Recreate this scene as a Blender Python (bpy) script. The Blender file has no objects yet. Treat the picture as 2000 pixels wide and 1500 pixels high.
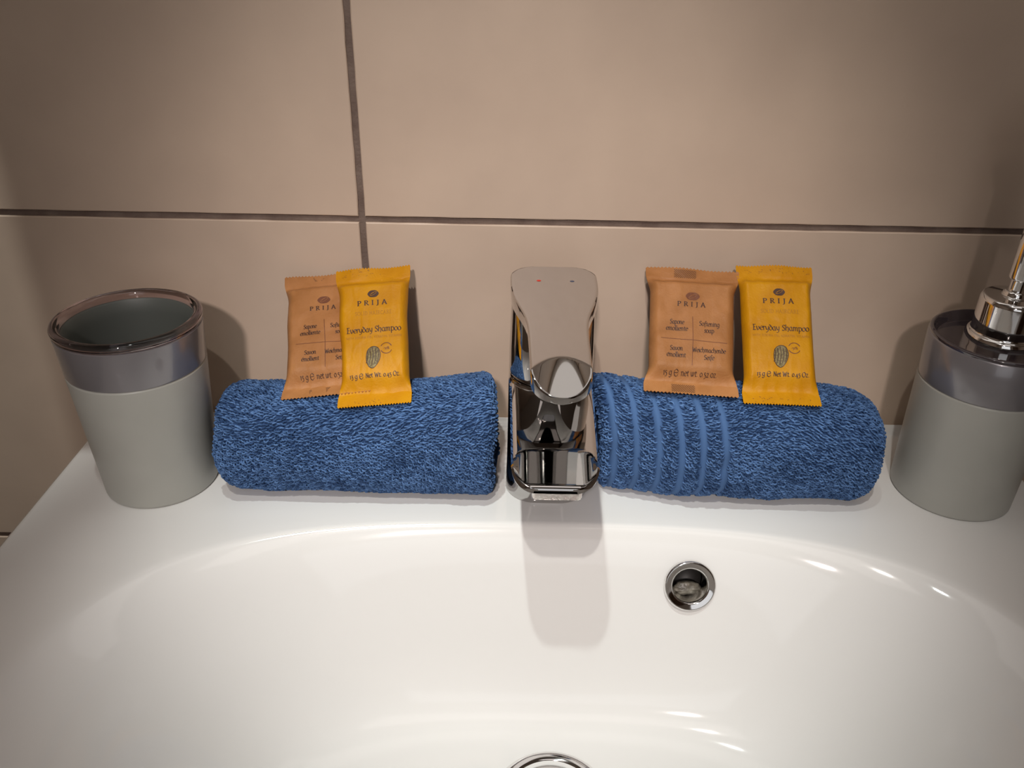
import bpy, bmesh, math, random
import numpy as np
from mathutils import Vector, Matrix
S = bpy.context.scene
C = S.collection
PI = math.pi
rnd = random.Random(7)

# ------------------------------------------------------------------ camera, light, exposure
S.view_settings.view_transform = 'Standard'
S.view_settings.look = 'None'
S.view_settings.gamma = 1
S.view_settings.use_curve_mapping = False
S.view_settings.exposure = 0.0

cam_d = bpy.data.cameras.new('camera')
cam = bpy.data.objects.new('camera', cam_d)
C.objects.link(cam)
cam_d.sensor_width = 36
cam_d.lens = 36 * 1629 / 2000
cam_d.clip_start = 0.01
_ph, _ro = math.radians(29.3), math.radians(1.1)
_fw = Vector((0, math.cos(_ph), -math.sin(_ph)))
_up0 = Vector((0, math.sin(_ph), math.cos(_ph)))
_r0 = Vector((1, 0, 0))
_rt = _r0 * math.cos(_ro) + _up0 * math.sin(_ro)
_up = -_r0 * math.sin(_ro) + _up0 * math.cos(_ro)
M = Matrix((_rt, _up, -_fw)).transposed().to_4x4()
M.translation = (0, -.452, .280)
cam.matrix_world = M
S.camera = cam

S.cycles.caustics_reflective = False
world = bpy.data.worlds.new('world')
S.world = world
world.use_nodes = True
world.node_tree.nodes['Background'].inputs[0].default_value = (.9, .85, .8, 1)
world.node_tree.nodes['Background'].inputs[1].default_value = 0.03


def spot(name, loc, target, power, size, blend, radius, col):
    d = bpy.data.lights.new(name, 'SPOT')
    d.energy = power
    d.spot_size = math.radians(size)
    d.spot_blend = blend
    d.shadow_soft_size = radius
    d.color = col
    o = bpy.data.objects.new(name, d)
    C.objects.link(o)
    o.location = loc
    o.rotation_euler = (Vector(target) - Vector(loc)).to_track_quat('-Z', 'Y').to_euler()
    return o


# two ceiling downlights: one nearly overhead, one further into the room
spot('ceiling_downlight', (-.125, -.345, 1.28), (.0, -.125, 0), 27.0, 21, 1.0, .014, (.93, 1, .97))
spot('ceiling_downlight', (-.125, -.80, 1.28), (.03, -.05, 0), 26.0, 23, 1.0, .014, (1, .96, .90))

spot('ceiling_downlight', (-.125, -.345, 1.28), (-.42, -.02, .08), 30.0, 20, .7, .010, (.98, 1, .96))  # extra spot added at the overhead lamp, brightens the wall left of the cabinet
# added fill lights: a frontal spot and a weak soft area below the ceiling
spot('front_fill_spot', (-.12, -1.45, 1.0), (-.005, -.055, .035), 55.0, 21, 1.0, .045, (1, .89, .85))
_pd = bpy.data.lights.new('ceiling_fill', 'AREA')
_pd.shape = 'RECTANGLE'
_pd.size, _pd.size_y = .9, .55
_pd.energy = 1.5
_pd.color = (1, .92, .88)
_po = bpy.data.objects.new('ceiling_fill', _pd)
C.objects.link(_po)
_po.location = (.02, -1.0, 1.30)


# ------------------------------------------------------------------ helpers
def mk(name, verts, faces, mat, parent=None, smooth=True, mats=None, midx=None, angle=None):
    me = bpy.data.meshes.new(name)
    me.from_pydata([tuple(v) for v in verts], [], [tuple(f) for f in faces])
    me.update()
    for m_ in (mats or [mat]):
        me.materials.append(m_)
    if midx is not None:
        me.polygons.foreach_set('material_index', midx)
    if smooth:
        me.polygons.foreach_set('use_smooth', [True] * len(me.polygons))
    if angle:
        me.set_sharp_from_angle(angle=math.radians(angle))
    o = bpy.data.objects.new(name, me)
    C.objects.link(o)
    if parent:
        o.parent = parent
    return o


def empty(name, loc, label, cat, group=None):
    o = bpy.data.objects.new(name, None)
    C.objects.link(o)
    o.empty_display_size = .02
    o.location = loc
    o['label'] = label
    o['category'] = cat
    if group:
        o['group'] = group
    return o


def tag(o, label, cat, group=None):
    o['label'] = label
    o['category'] = cat
    if group:
        o['group'] = group


def grid_faces(nu, nv, off=0, closed_u=False, flip=False):
    f = []
    for j in range(nv - 1):
        for i in range(nu if closed_u else nu - 1):
            a = off + j * nu + i
            b = off + j * nu + (i + 1) % nu
            q = (a, b, b + nu, a + nu)
            f.append(q[::-1] if flip else q)
    return f


def lathe(prof, n=96, cx=0, cy=0):
    """prof: list of (r, z); an r of 0 closes the end."""
    v, f = [], []
    rows = []
    for r, z in prof:
        if r < 1e-7:
            rows.append([len(v)])
            v.append((cx, cy, z))
        else:
            rows.append(list(range(len(v), len(v) + n)))
            for k in range(n):
                a = 2 * PI * k / n
                v.append((cx + r * math.cos(a), cy + r * math.sin(a), z))
    for A, B in zip(rows, rows[1:]):
        for k in range(n):
            k2 = (k + 1) % n
            if len(A) == 1 and len(B) == 1:
                continue
            if len(A) == 1:
                f.append((A[0], B[k2], B[k]))
            elif len(B) == 1:
                f.append((A[k], A[k2], B[0]))
            else:
                f.append((A[k], A[k2], B[k2], B[k]))
    return v, f


def round_prof(pts, rad, seg=4):
    """round the corners of an open (r,z) profile"""
    out = [pts[0]]
    for i in range(1, len(pts) - 1):
        p0, p, p1 = (Vector((*q, 0)) for q in (pts[i - 1], pts[i], pts[i + 1]))
        r = rad if not isinstance(rad, (list, tuple)) else rad[i]
        d0, d1 = p0 - p, p1 - p
        t = min(r, d0.length * .49, d1.length * .49)
        a, b = p + d0.normalized() * t, p + d1.normalized() * t
        for k in range(seg + 1):
            s = k / seg
            q = a.lerp(p, s).lerp(p.lerp(b, s), s)
            out.append((q.x, q.y))
    out.append(pts[-1])
    return out


def rrect(w, d, r, n=8):
    """rounded rectangle outline, centred, w along x and d along y"""
    out = []
    for sx, sy, a0 in ((1, 1, 0), (-1, 1, 90), (-1, -1, 180), (1, -1, 270)):
        for k in range(n + 1):
            a = math.radians(a0 + 90 * k / n)
            out.append((sx * (w / 2 - r) + r * math.cos(a), sy * (d / 2 - r) + r * math.sin(a)))
    return out


def loft(loops, cap0=True, cap1=True):
    n = len(loops[0])
    v = [p for L in loops for p in L]
    f = []
    for j in range(len(loops) - 1):
        for i in range(n):
            i2 = (i + 1) % n
            f.append((j * n + i, j * n + i2, (j + 1) * n + i2, (j + 1) * n + i))
    if cap0:
        f.append(tuple(range(n))[::-1])
    if cap1:
        f.append(tuple((len(loops) - 1) * n + i for i in range(n)))
    return v, f


# smooth value noise usable from python
_tab = np.random.RandomState(3).rand(64, 64, 64)


def vnoise(x, y, z=0.0):
    x, y, z = np.broadcast_arrays(np.asarray(x, float), np.asarray(y, float), np.asarray(z, float))
    xi, yi, zi = np.floor(x).astype(int), np.floor(y).astype(int), np.floor(z).astype(int)
    xf, yf, zf = x - xi, y - yi, z - zi
    s = lambda t: t * t * (3 - 2 * t)
    xf, yf, zf = s(xf), s(yf), s(zf)
    r = 0
    for a in (0, 1):
        for b in (0, 1):
            for c in (0, 1):
                w = (xf if a else 1 - xf) * (yf if b else 1 - yf) * (zf if c else 1 - zf)
                r = r + w * _tab[(xi + a) % 64, (yi + b) % 64, (zi + c) % 64]
    return r * 2 - 1


# ------------------------------------------------------------------ materials
def mat(name, col, rough=.5, metal=0, **kw):
    m = bpy.data.materials.new(name)
    m.use_nodes = True
    b = m.node_tree.nodes['Principled BSDF']
    b.inputs['Base Color'].default_value = (*col, 1)
    b.inputs['Roughness'].default_value = rough
    b.inputs['Metallic'].default_value = metal
    for k, v in kw.items():
        b.inputs[k.replace('_', ' ')].default_value = v
    return m


def mottled(m, c1, c2, scale, detail=4, bump=0, bscale=200, lo=.35, hi=.65, wavy=None):
    nt = m.node_tree
    b = nt.nodes['Principled BSDF']
    tc = nt.nodes.new('ShaderNodeTexCoord')
    n = nt.nodes.new('ShaderNodeTexNoise')
    n.inputs['Scale'].default_value = scale
    n.inputs['Detail'].default_value = detail
    r = nt.nodes.new('ShaderNodeValToRGB')
    r.color_ramp.elements[0].position = lo
    r.color_ramp.elements[1].position = hi
    r.color_ramp.elements[0].color = (*c1, 1)
    r.color_ramp.elements[1].color = (*c2, 1)
    nt.links.new(tc.outputs['Object'], n.inputs['Vector'])
    nt.links.new(n.outputs['Fac'], r.inputs['Fac'])
    nt.links.new(r.outputs['Color'], b.inputs['Base Color'])
    if bump:
        n2 = nt.nodes.new('ShaderNodeTexNoise')
        n2.inputs['Scale'].default_value = bscale
        n2.inputs['Detail'].default_value = 3
        bp = nt.nodes.new('ShaderNodeBump')
        bp.inputs['Strength'].default_value = bump
        bp.inputs['Distance'].default_value = .0005
        nt.links.new(tc.outputs['Object'], n2.inputs['Vector'])
        nt.links.new(n2.outputs['Fac'], bp.inputs['Height'])
        nt.links.new(bp.outputs['Normal'], b.inputs['Normal'])
    return m


M_tile = mottled(mat('beige_stoneware_tile', (.5, .4, .35), .42), (.585, .457, .358), (.68, .537, .420), 14, 9, .16, 160, .28, .72)
M_grout = mottled(mat('brown_grout', (.2, .15, .12), .9), (.15, .105, .085), (.22, .165, .135), 60, 4, .8, 700)
M_ceramic = mat('white_glazed_ceramic', (.78, .775, .755), .07, 0)
M_chrome = mat('polished_chrome', (.55, .535, .525), .03, 1)
M_fitting = mat('bright_chrome', (.82, .81, .80), .06, 1)
M_glow = mat('added_glow_panel', (.8, .8, .8), .4, 0, Emission_Color=(.95, .97, 1, 1), Emission_Strength=.75)  # emission of the panel added opposite the basin
M_chrome_worn = mottled(mat('limescaled_chrome', (.7, .66, .63), .2, 1), (.62, .52, .50), (.8, .78, .74), 260, 5, .5, 500)
M_steel = mat('brushed_steel', (.55, .53, .52), .22, 1)
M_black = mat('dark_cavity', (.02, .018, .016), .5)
M_sludge = mottled(mat('overflow_channel_deposit', (.16, .14, .11), .35), (.10, .09, .07), (.22, .2, .16), 300, 3, .6, 600)
M_greyplastic = mottled(mat('grey_satin_plastic', (.39, .39, .35), .38), (.375, .375, .342), (.40, .40, .365), 30, 2)
M_inner = mat('dark_grey_plastic_liner', (.10, .11, .10), .5)
M_band = mat('silver_lacquer_band', (.23, .22, .232), .28, .35, Coat_Weight=.6, Coat_Roughness=.04)
M_smoke = mat('smoky_acrylic', (.66, .56, .58), .04, 0, Transmission_Weight=1.0, IOR=1.49)
M_smoke_dark = mat('dark_smoky_acrylic', (.045, .035, .04), .06, 0, Coat_Weight=1.0, Coat_Roughness=.02)
M_kraft = mottled(mat('brown_kraft_paper', (.45, .25, .13), .50, 0, Specular_IOR_Level=.25), (.36, .155, .050), (.45, .205, .075), 70, 5, .35, 900)
M_yellow = mottled(mat('mustard_yellow_paper', (.7, .35, .01), .48, 0, Specular_IOR_Level=.25), (.53, .228, .002), (.61, .282, .003), 60, 4, .3, 900)
M_ink = mat('dark_brown_ink', (.06, .022, .012), .55)
M_ink_soft = mat('light_brown_ink', (.17, .055, .022), .6)
M_ink_gold = mat('faint_ochre_ink', (.40, .17, .01), .6)
M_seed = mottled(mat('seed_olive_ink', (.2, .16, .06), .6), (.12, .09, .03), (.30, .24, .10), 900, 3)
M_red = mat('red_enamel_dot', (.75, .03, .01), .4)
M_bluedot = mat('blue_enamel_dot', (.08, .10, .16), .4)
M_paintwall = mat('warm_white_paint', (.62, .56, .50), .8)
M_floor = mottled(mat('taupe_floor_tile', (.3, .25, .22), .4), (.26, .21, .18), (.34, .29, .25), 6, 4)
M_wood = mottled(mat('dark_walnut_laminate', (.12, .07, .04), .4), (.08, .045, .025), (.16, .09, .05), 12, 5)
M_lacquer = mat('white_cabinet_lacquer', (.75, .73, .70), .35)
M_underglow = mat('added_underside_glow', (.8, .8, .8), .4, 0, Emission_Color=(1, .95, .9, 1), Emission_Strength=.6)  # emission added below the cabinet, not a known lamp
M_mirror = mat('mirror_glass', (.85, .87, .86), .01, 1)


def towel_mat():
    m = mat('blue_terry_cotton', (.05, .15, .36), .85, 0, Specular_IOR_Level=.25)
    nt = m.node_tree
    b = nt.nodes['Principled BSDF']
    at = nt.nodes.new('ShaderNodeAttribute')
    at.attribute_name = 'tone'
    r = nt.nodes.new('ShaderNodeValToRGB')
    r.color_ramp.elements[0].color = (.024, .060, .155, 1)
    r.color_ramp.elements[1].color = (.11, .22, .45, 1)
    nt.links.new(at.outputs['Fac'], r.inputs['Fac'])
    nt.links.new(r.outputs['Color'], b.inputs['Base Color'])
    return m


M_towel = towel_mat()

# ------------------------------------------------------------------ room shell
X0, X1, YF, ZF, ZC = -1.1, 1.3, -2.0, -.86, 1.32


def struct(o):
    o['kind'] = 'structure'
    return o


def box_vf(x0, y0, z0, x1, y1, z1, off=0):
    v = [(x0, y0, z0), (x1, y0, z0), (x1, y1, z0), (x0, y1, z0), (x0, y0, z1), (x1, y0, z1), (x1, y1, z1), (x0, y1, z1)]
    f = [(0, 3, 2, 1), (4, 5, 6, 7), (0, 1, 5, 4), (1, 2, 6, 5), (2, 3, 7, 6), (3, 0, 4, 7)]
    return v, [tuple(i + off for i in q) for q in f]


def bevel_obj(o, w, seg=3, angle=30):
    m = o.modifiers.new('bevel', 'BEVEL')
    m.width = w
    m.segments = seg
    m.limit_method = 'ANGLE'
    m.angle_limit = math.radians(angle)
    return o


# back wall: grout bed with slightly proud, chipped-edge tiles
GX, GZ, TW, TH, GW = -.0858, .1302, .60, .232, .0036
bm = bmesh.new()


def add_box(bm, x0, y0, z0, x1, y1, z1, mi):
    v, f = box_vf(x0, y0, z0, x1, y1, z1)
    vs = [bm.verts.new(p) for p in v]
    out = []
    for q in f:
        fa = bm.faces.new([vs[i] for i in q])
        fa.material_index = mi
        out.append(fa)
    return vs, out


add_box(bm, X0, .0016, ZF, X1, .05, ZC, 1)
for ix in range(-2, 3):
    for iz in range(-5, 6):
        xa, xb = GX + ix * TW + GW / 2, GX + (ix + 1) * TW - GW / 2
        za, zb = GZ + iz * TH + GW / 2, GZ + (iz + 1) * TH - GW / 2
        xa, xb, za, zb = max(xa, X0), min(xb, X1), max(za, ZF), min(zb, ZC)
        if xb - xa < .01 or zb - za < .01:
            continue
        # front face subdivided edge so that the tile edge is gently irregular
        nx, nz = max(2, int((xb - xa) / .006)), max(2, int((zb - za) / .006))
        front = []
        ring = [(xa + (xb - xa) * i / nx, za) for i in range(nx)] + [(xb, za + (zb - za) * i / nz) for i in range(nz)] + \
               [(xb - (xb - xa) * i / nx, zb) for i in range(nx)] + [(xa, zb - (zb - za) * i / nz) for i in range(nz)]
        cxm, czm = (xa + xb) / 2, (za + zb) / 2

        def inset(p, d):
            x, z = p
            x += d * (1 if x < xa + d else (-1 if x > xb - d else 0))
            z += d * (1 if z < za + d else (-1 if z > zb - d else 0))
            return x, z
        loops = []
        for d, y in ((0, .0018), (0, .0005), (.0005, 0.0)):
            L = []
            for p in ring:
                q = inset(p, d + .00002)
                w = float(vnoise(p[0] * 90 + ix * 7, p[1] * 90 + iz * 3)) * .00022 if d == 0 else 0
                q2 = inset(q, 0)
                L.append(bm.verts.new((q[0] + w * (abs(p[0] - cxm) > (xb - xa) * .499), y, q[1] + w * (abs(p[1] - czm) > (zb - za) * .499))))
            loops.append(L)
        n = len(ring)
        for A, B in zip(loops, loops[1:]):
            for i in range(n):
                fa = bm.faces.new((A[i], A[(i + 1) % n], B[(i + 1) % n], B[i]))
                fa.material_index = 0
        fa = bm.faces.new(loops[-1])
        fa.material_index = 0
me = bpy.data.meshes.new('wall_back')
bmesh.ops.recalc_face_normals(bm, faces=bm.faces)
bm.to_mesh(me)
bm.free()
me.materials.append(M_tile)
me.materials.append(M_grout)
wall = bpy.data.objects.new('wall_back', me)
C.objects.link(wall)
struct(wall)
for nm, b, m_ in (('wall_left', (X0 - .05, YF, ZF, X0, .05, ZC), M_tile), ('wall_right', (X1, YF, ZF, X1 + .05, .05, ZC), M_tile),
                  ('wall_front', (X0, YF - .05, ZF, X1, YF, ZC), M_paintwall), ('ceiling', (X0, YF, ZC, X1, .05, ZC + .05), M_paintwall),
                  ('floor', (X0, YF, ZF - .05, X1, .05, ZF), M_floor)):
    v, f = box_vf(*b)
    struct(mk(nm, v, f, m_, smooth=False))

# door opposite the basin (only ever seen mirrored in the chrome)
d1 = struct(mk('door_1', *box_vf(.62, YF + .0005, ZF, 1.22, YF + .045, 1.17), M_wood, smooth=False))
hv, hf = box_vf(.64, YF + .046, .12, .74, YF + .066, .14)
bevel_obj(mk('door_handle', hv, hf, M_chrome, d1), .006)

# glowing panel added on the opposite wall to give the chrome bright reflections
w1 = struct(mk('glow_panel_frame', *box_vf(-.55, YF + .0005, -.05, .40, YF + .03, 1.05), M_paintwall, smooth=False))
mk('glow_panel', *box_vf(-.50, YF + .0305, .0, .35, YF + .034, 1.0), M_glow, w1, smooth=False)

# ------------------------------------------------------------------ mirror cabinet above the frame (shades the wall)
CABX0, CABX1, CABZ, CABD = -.215, .43, .46, .145
cab = empty('mirror_cabinet', (.1, -.001, CABZ), 'wall mirror cabinet hanging above the washbasin, out of the frame', 'cabinet')
v, f = box_vf(CABX0 - .1, -CABD, 0, CABX1 - .1, 0, .62)
bevel_obj(mk('cabinet_body', v, f, M_lacquer, cab, smooth=False), .001)
v, f = box_vf(CABX0 - .1 + .02, -CABD + .008, -.004, CABX1 - .1 - .02, -.010, -.0002)
bevel_obj(mk('underside_glow', v, f, M_underglow, cab, smooth=False), .001)  # glowing slab added so the tap's tip facets reflect something bright
for a, b in ((CABX0 - .1, .0065 + (CABX0 + CABX1) / 2 - .1 - .008), ((CABX0 + CABX1) / 2 - .1, CABX1 - .1)):
    v, f = box_vf(a + .001, -CABD - .006, .001, b - .001, -CABD - .0002, .619)
    bevel_obj(mk('mirror_door', v, f, M_mirror, cab, smooth=False), .001)

# ------------------------------------------------------------------ washbasin
SX0, SX1, SY0, SY1, SZB = -.2590, .301, -.452, -.0008, -.150
BCX, BCY, BA, BB, BN = .021, -.262, .238, .161, 3.0
BDEP = .100
sink = empty('washbasin', (BCX, 0, 0), 'white glazed ceramic washbasin with wide bowl under the tap and towels', 'washbasin')
nA = 288


def rim_pt(a):
    c, s = math.cos(a), math.sin(a)
    k = (abs(c) ** BN + abs(s) ** BN) ** (-1 / BN)
    return c * k * BA, s * k * BB


_BX = [0, .015, .035, .06, .09, .20, .25, .29, .33, .38, .45, .60, 1.0]
_BD = [0, .004, .030, .095, .215, .690, .850, .925, .962, .982, .993, 1.0, 1.0]


def bowl_depth(f):
    """smoothed depth fraction against the inset fraction"""
    ks = np.linspace(-.022, .022, 9)
    return float(np.mean(np.interp(np.clip(f + ks, 0, 1), _BX, _BD))) * (1 if f > .03 else min(1, f / .03 + .0)) if f > 0 else 0


verts, faces = [], []
rows = []


def add_row(pts):
    rows.append(list(range(len(verts), len(verts) + len(pts))))
    verts.extend(pts)


DRX, DRY = .0235, -.1965
angs = [2 * PI * k / nA for k in range(nA)]
# outer outline by angle on a rounded rectangle
OW, OD, OCX, OCY = SX1 - SX0, SY1 - SY0, (SX0 + SX1) / 2, (SY0 + SY1) / 2


def outer_pt(a, ins, r=.012):
    """ray from bowl centre to inset rectangle"""
    c, s = math.cos(a), math.sin(a)
    t = 9
    if c > 1e-9: t = min(t, (SX1 - ins - BCX) / c)
    if c < -1e-9: t = min(t, (SX0 + ins - BCX) / c)
    if s > 1e-9: t = min(t, (SY1 - ins - BCY) / s)
    if s < -1e-9: t = min(t, (SY0 + ins - BCY) / s)
    return BCX + c * t, BCY + s * t


# snap angles to the rectangle corners so that they stay crisp
for cx_, cy_ in ((SX0, SY0), (SX1, SY0), (SX0, SY1), (SX1, SY1)):
    a = math.atan2(cy_ - BCY, cx_ - BCX) % (2 * PI)
    i = min(range(nA), key=lambda k: abs(angs[k] - a))
    angs[i] = a


def back_lip(x, y):
    """low upstand running along the wall"""
    d = SY1 - y
    t = min(1, max(0, (.0105 - d) / .0062))
    return .0052 * (t * t * (3 - 2 * t))


add_row([(*outer_pt(a, 0), SZB) for a in angs])
for ins, z in ((0, -.006), (.0012, -.0028), (.0035, -.0008)):
    L = []
    for a in angs:
        x, y = outer_pt(a, ins)
        atback = y > SY1 - .02
        L.append((x, min(y, SY1), z + back_lip(x, y)))
    add_row(L)
for ins in (.0045, .006, .0075, .009, .0105, .012, .015, .022, .035):
    L = []
    for a in angs:
        x, y = outer_pt(a, ins)
        rx, ry = rim_pt(a)
        L.append((x, y, 0 + back_lip(x, y)))
    add_row(L)
# blend deck to rim
base = [outer_pt(a, .035) for a in angs]
for t in (.35, .7, .9):
    L = []
    for a, (x, y) in zip(angs, base):
        rx, ry = rim_pt(a)
        L.append((x + (BCX + rx - x) * t, y + (BCY + ry - y) * t, back_lip(x, y + (BCY + ry - y) * t)))
    add_row(L)
for fr in [0, .008, .016, .024] + list(np.linspace(.03, .80, 58)):
    L = []
    for a in angs:
        rx, ry = rim_pt(a)
        k = 1 - fr
        x, y = BCX + rx * k, BCY + ry * k
        w = max(0, min(1, (fr - .42) / .38))
        w = w * w * (3 - 2 * w)
        tx, ty = DRX + .0275 * math.cos(a), DRY + .0275 * math.sin(a)
        c2 = math.cos(a) ** 2
        L.append((x * (1 - w) + tx * w, y * (1 - w) + ty * w, -BDEP * bowl_depth(fr / (1 + .75 * c2 ** 1.5))))
    add_row(L)
# thick underside following the drain hole
add_row([(DRX + .0275 * math.cos(a), DRY + .0275 * math.sin(a), SZB) for a in angs])
for A, B in zip(rows, rows[1:]):
    for i in range(nA):
        j = (i + 1) % nA
        faces.append((A[i], A[j], B[j], B[i]))
A, B = rows[-1], rows[0]
for i in range(nA):
    j = (i + 1) % nA
    faces.append((A[i], A[j], B[j], B[i]))
verts = [(x - BCX, y, z) for x, y, z in verts]
basin = mk('basin', verts, faces, M_ceramic, sink, angle=50)


def fixn(me):
    b_ = bmesh.new()
    b_.from_mesh(me)
    bmesh.ops.remove_doubles(b_, verts=b_.verts, dist=1e-7)
    bmesh.ops.recalc_face_normals(b_, faces=b_.faces)
    b_.to_mesh(me)
    b_.free()


fixn(basin.data)

# overflow: real hole through the back slope
import numpy.linalg as la
OFX, OFP = .0965, None
_d = _fw + _rt * ((1347 - 1000) / 1629) - _up * ((1143 - 750) / 1629)
_o = Vector((0, -.452, .280))
dg = bpy.context.evaluated_depsgraph_get()
_hit, hp, hn, _i = basin.ray_cast(_o - Vector((BCX, 0, 0)), _d.normalized())
if not _hit:
    hp, hn = Vector((.09, -.125, -.05)), Vector((0, -.9, .43))
hn.x *= .3
hn.normalize()
q = hn.to_track_quat('Z', 'Y')
T = Matrix.Translation(hp) @ q.to_matrix().to_4x4()


def cutter(v, f, T):
    me = bpy.data.meshes.new('cut')
    me.from_pydata([T @ Vector(p) for p in v], [], f)
    fixn(me)
    o = bpy.data.objects.new('cut', me)
    C.objects.link(o)
    o.parent = sink
    return o


v, f = lathe([(0, .02), (.0102, .02), (.0102, -.022), (0, -.022)], 48)
cut = cutter(v, f, T)
bpy.context.view_layer.update()
mo = basin.modifiers.new('hole', 'BOOLEAN')
mo.operation = 'DIFFERENCE'
mo.solver = 'EXACT'
mo.object = cut
bpy.context.view_layer.update()
dg = bpy.context.evaluated_depsgraph_get()
nm = bpy.data.meshes.new_from_object(basin.evaluated_get(dg))
basin.modifiers.clear()
basin.data = nm
nm.name = 'basin'
bpy.data.objects.remove(cut)
nm.polygons.foreach_set('use_smooth', [True] * len(nm.polygons))
nm.set_sharp_from_angle(angle=math.radians(50))


def xf(v, T):
    return [tuple(T @ Vector(p)) for p in v]


# ring: raised chrome collar with stepped inner lip, tube going into the ceramic
pr_ = round_prof([(.0136, -.0012), (.0138, .0012), (.0130, .0024), (.0098, .0018), (.0092, .0012), (.0090, .0002), (.0089, -.012)], .0006, 4)
v, f = lathe(pr_, 72)
ring = mk('overflow_ring', xf(v, T), f, M_fitting, sink)
ring['label'] = 'chrome overflow ring with a dark hole'
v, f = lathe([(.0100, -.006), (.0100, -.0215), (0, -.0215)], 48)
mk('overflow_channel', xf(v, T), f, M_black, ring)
v, f = lathe([(0, 0.0015), (.003, .0012), (.006, .0006), (.0078, -.0008), (0, -.001)], 32)
for i in range(len(v)):
    v[i] = (v[i][0] * 1.05 + .0006, v[i][1] * .55 - .0052, v[i][2] + -.0085 + .0012 * float(vnoise(v[i][0] * 500, v[i][1] * 500)))
mk('overflow_deposit', xf(v, T), f, M_sludge, ring)

# drain flange and plug
zf = -BDEP
pr_ = round_prof([(.0235, zf - .012), (.0235, zf - .001), (.0245, zf + .0012), (.0285, zf + .0024), (.0307, zf + .0001)], .0012, 5)
v, f = lathe(pr_[::-1], 96, DRX - BCX, DRY)
dr = mk('drain_flange', v, f, M_fitting, sink)
dr['label'] = 'chrome drain flange at the bottom of the bowl'
pr_ = [(0, zf + .0052), (.006, zf + .0051), (.012, zf + .0046), (.018, zf + .0036), (.0205, zf + .0024), (.0220, zf + .0008), (.0224, zf - .001), (.0220, zf - .003), (0, zf - .004)]
v, f = lathe(pr_, 96, DRX - BCX, DRY)
mk('drain_plug', v, [q[::-1] for q in f], M_steel, dr)
v, f = lathe([(.0236, zf - .009), (0, zf - .009)], 64, DRX - BCX, DRY)
mk('drain_well', v, f, M_black, dr)

# ------------------------------------------------------------------ tap
FX, FY = .0205, -.060
tap = empty('basin_mixer_tap', (FX, FY, 0), 'polished chrome single lever tap between the two blue towels', 'tap')


def Y(y):
    return y - FY


# body column
loops = []
for z, w, d, cy, r in ((0, .0455, .050, -.0605, .0165), (.0012, .0462, .0508, -.0605, .0168), (.003, .0458, .0503, -.0605, .0166),
                       (.02, .0450, .0480, -.0590, .0155), (.04, .0448, .0465, -.0585, .015), (.058, .0448, .0460, -.058, .0145),
                       (.0665, .0447, .0458, -.058, .0142), (.0685, .0440, .0450, -.058, .014), (.0692, .0428, .0438, -.058, .0135)):
    loops.append([(x, y + Y(cy), z) for x, y in rrect(w, d, r, 10)])
v, f = loft(loops)
mk('body', v, f, M_chrome, tap, angle=40)

# spout: slab with flat sloping top, faceted tip, rounded underside
nx, ny = 41, 110
y_back, y_tip = -.052, -.1490


def spout_top(x, y):
    s = (y_back - y) / (y_back - y_tip)
    z = .0700 - .0075 * s
    z2 = .0642 - (-.1285 - y) * .36 + abs(x) ** 8 * 1.2e11 if y < -.110 else 9
    return min(z, z2)


def spout_half(y):
    s = (y_back - y) / (y_back - y_tip)
    w = .0222 - .0022 * s
    e = y - y_tip
    r = .010
    if e < r:
        w = w - r + math.sqrt(max(0, r * r - (r - e) ** 2))
    return w


ysp = list(np.linspace(y_back, y_tip + .012, 80)) + [y_tip + .010 * (1 - math.sin(t)) + .0 for t in np.linspace(.0, PI / 2, 26)]
loops = []
for y in ysp:
    w = max(.0005, spout_half(y))
    th = float(np.interp((y_back - y) / (y_back - y_tip), [0, .6, .9, 1], [.0175, .0105, .0052, .0032]))
    L = []
    er = .0022
    for i in range(nx):
        t = -1 + 2 * i / (nx - 1)
        x = w * t
        d = w - abs(x)
        z = spout_top(x, y)
        if d < er:
            z -= er - math.sqrt(max(0, er * er - (er - d) ** 2))
        e = y - y_tip
        if e < er:
            z -= (er - math.sqrt(max(0, er * er - (er - e) ** 2))) * (1 if d >= er else .4)
        L.append((x, Y(y), z))
    zb = spout_top(0, y) - th
    for i in range(nx - 1, -1, -1):
        t = -1 + 2 * i / (nx - 1)
        x = w * t
        L.append((x * .97, Y(y), zb + min(.004, th * .45) * abs(t) ** 4))
    loops.append(L)
v, f = loft(loops)
mk('spout', v, [q[::-1] for q in f], M_chrome, tap, angle=28)

# aerator: small rounded block under the spout tip
loops = []
for z, g in ((.0585, 0), (.0462, 0), (.0453, -.0003), (.0449, -.001)):
    loops.append([(x + .0013, y + Y(-.1335), z) for x, y in rrect(.0232 + 2 * g, .0185 + 2 * g, .0022, 5)])
v, f = loft(loops)
mk('aerator', v, [q[::-1] for q in f], M_chrome_worn, tap, angle=40)

# cartridge housing under the lever
loops = []
for z, w, d, cy, r in ((.0694, .0434, .0460, -.0575, .0200), (.0700, .0442, .0470, -.0575, .0205), (.0720, .0446, .0472, -.0575, .0207),
                       (.085, .0444, .0450, -.0572, .0205), (.098, .0438, .0410, -.0572, .0195), (.107, .0430, .0370, -.0570, .0178), (.1125, .0420, .033, -.0565, .0160)):
    loops.append([(x, y + Y(cy), z) for x, y in rrect(w, d, r, 10)])
v, f = loft(loops)
mk('cartridge_housing', v, f, M_chrome, tap, angle=40)

# lever: hourglass plate with a curved facet at the tip
LB, LT = -.0355, -.1575


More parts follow.
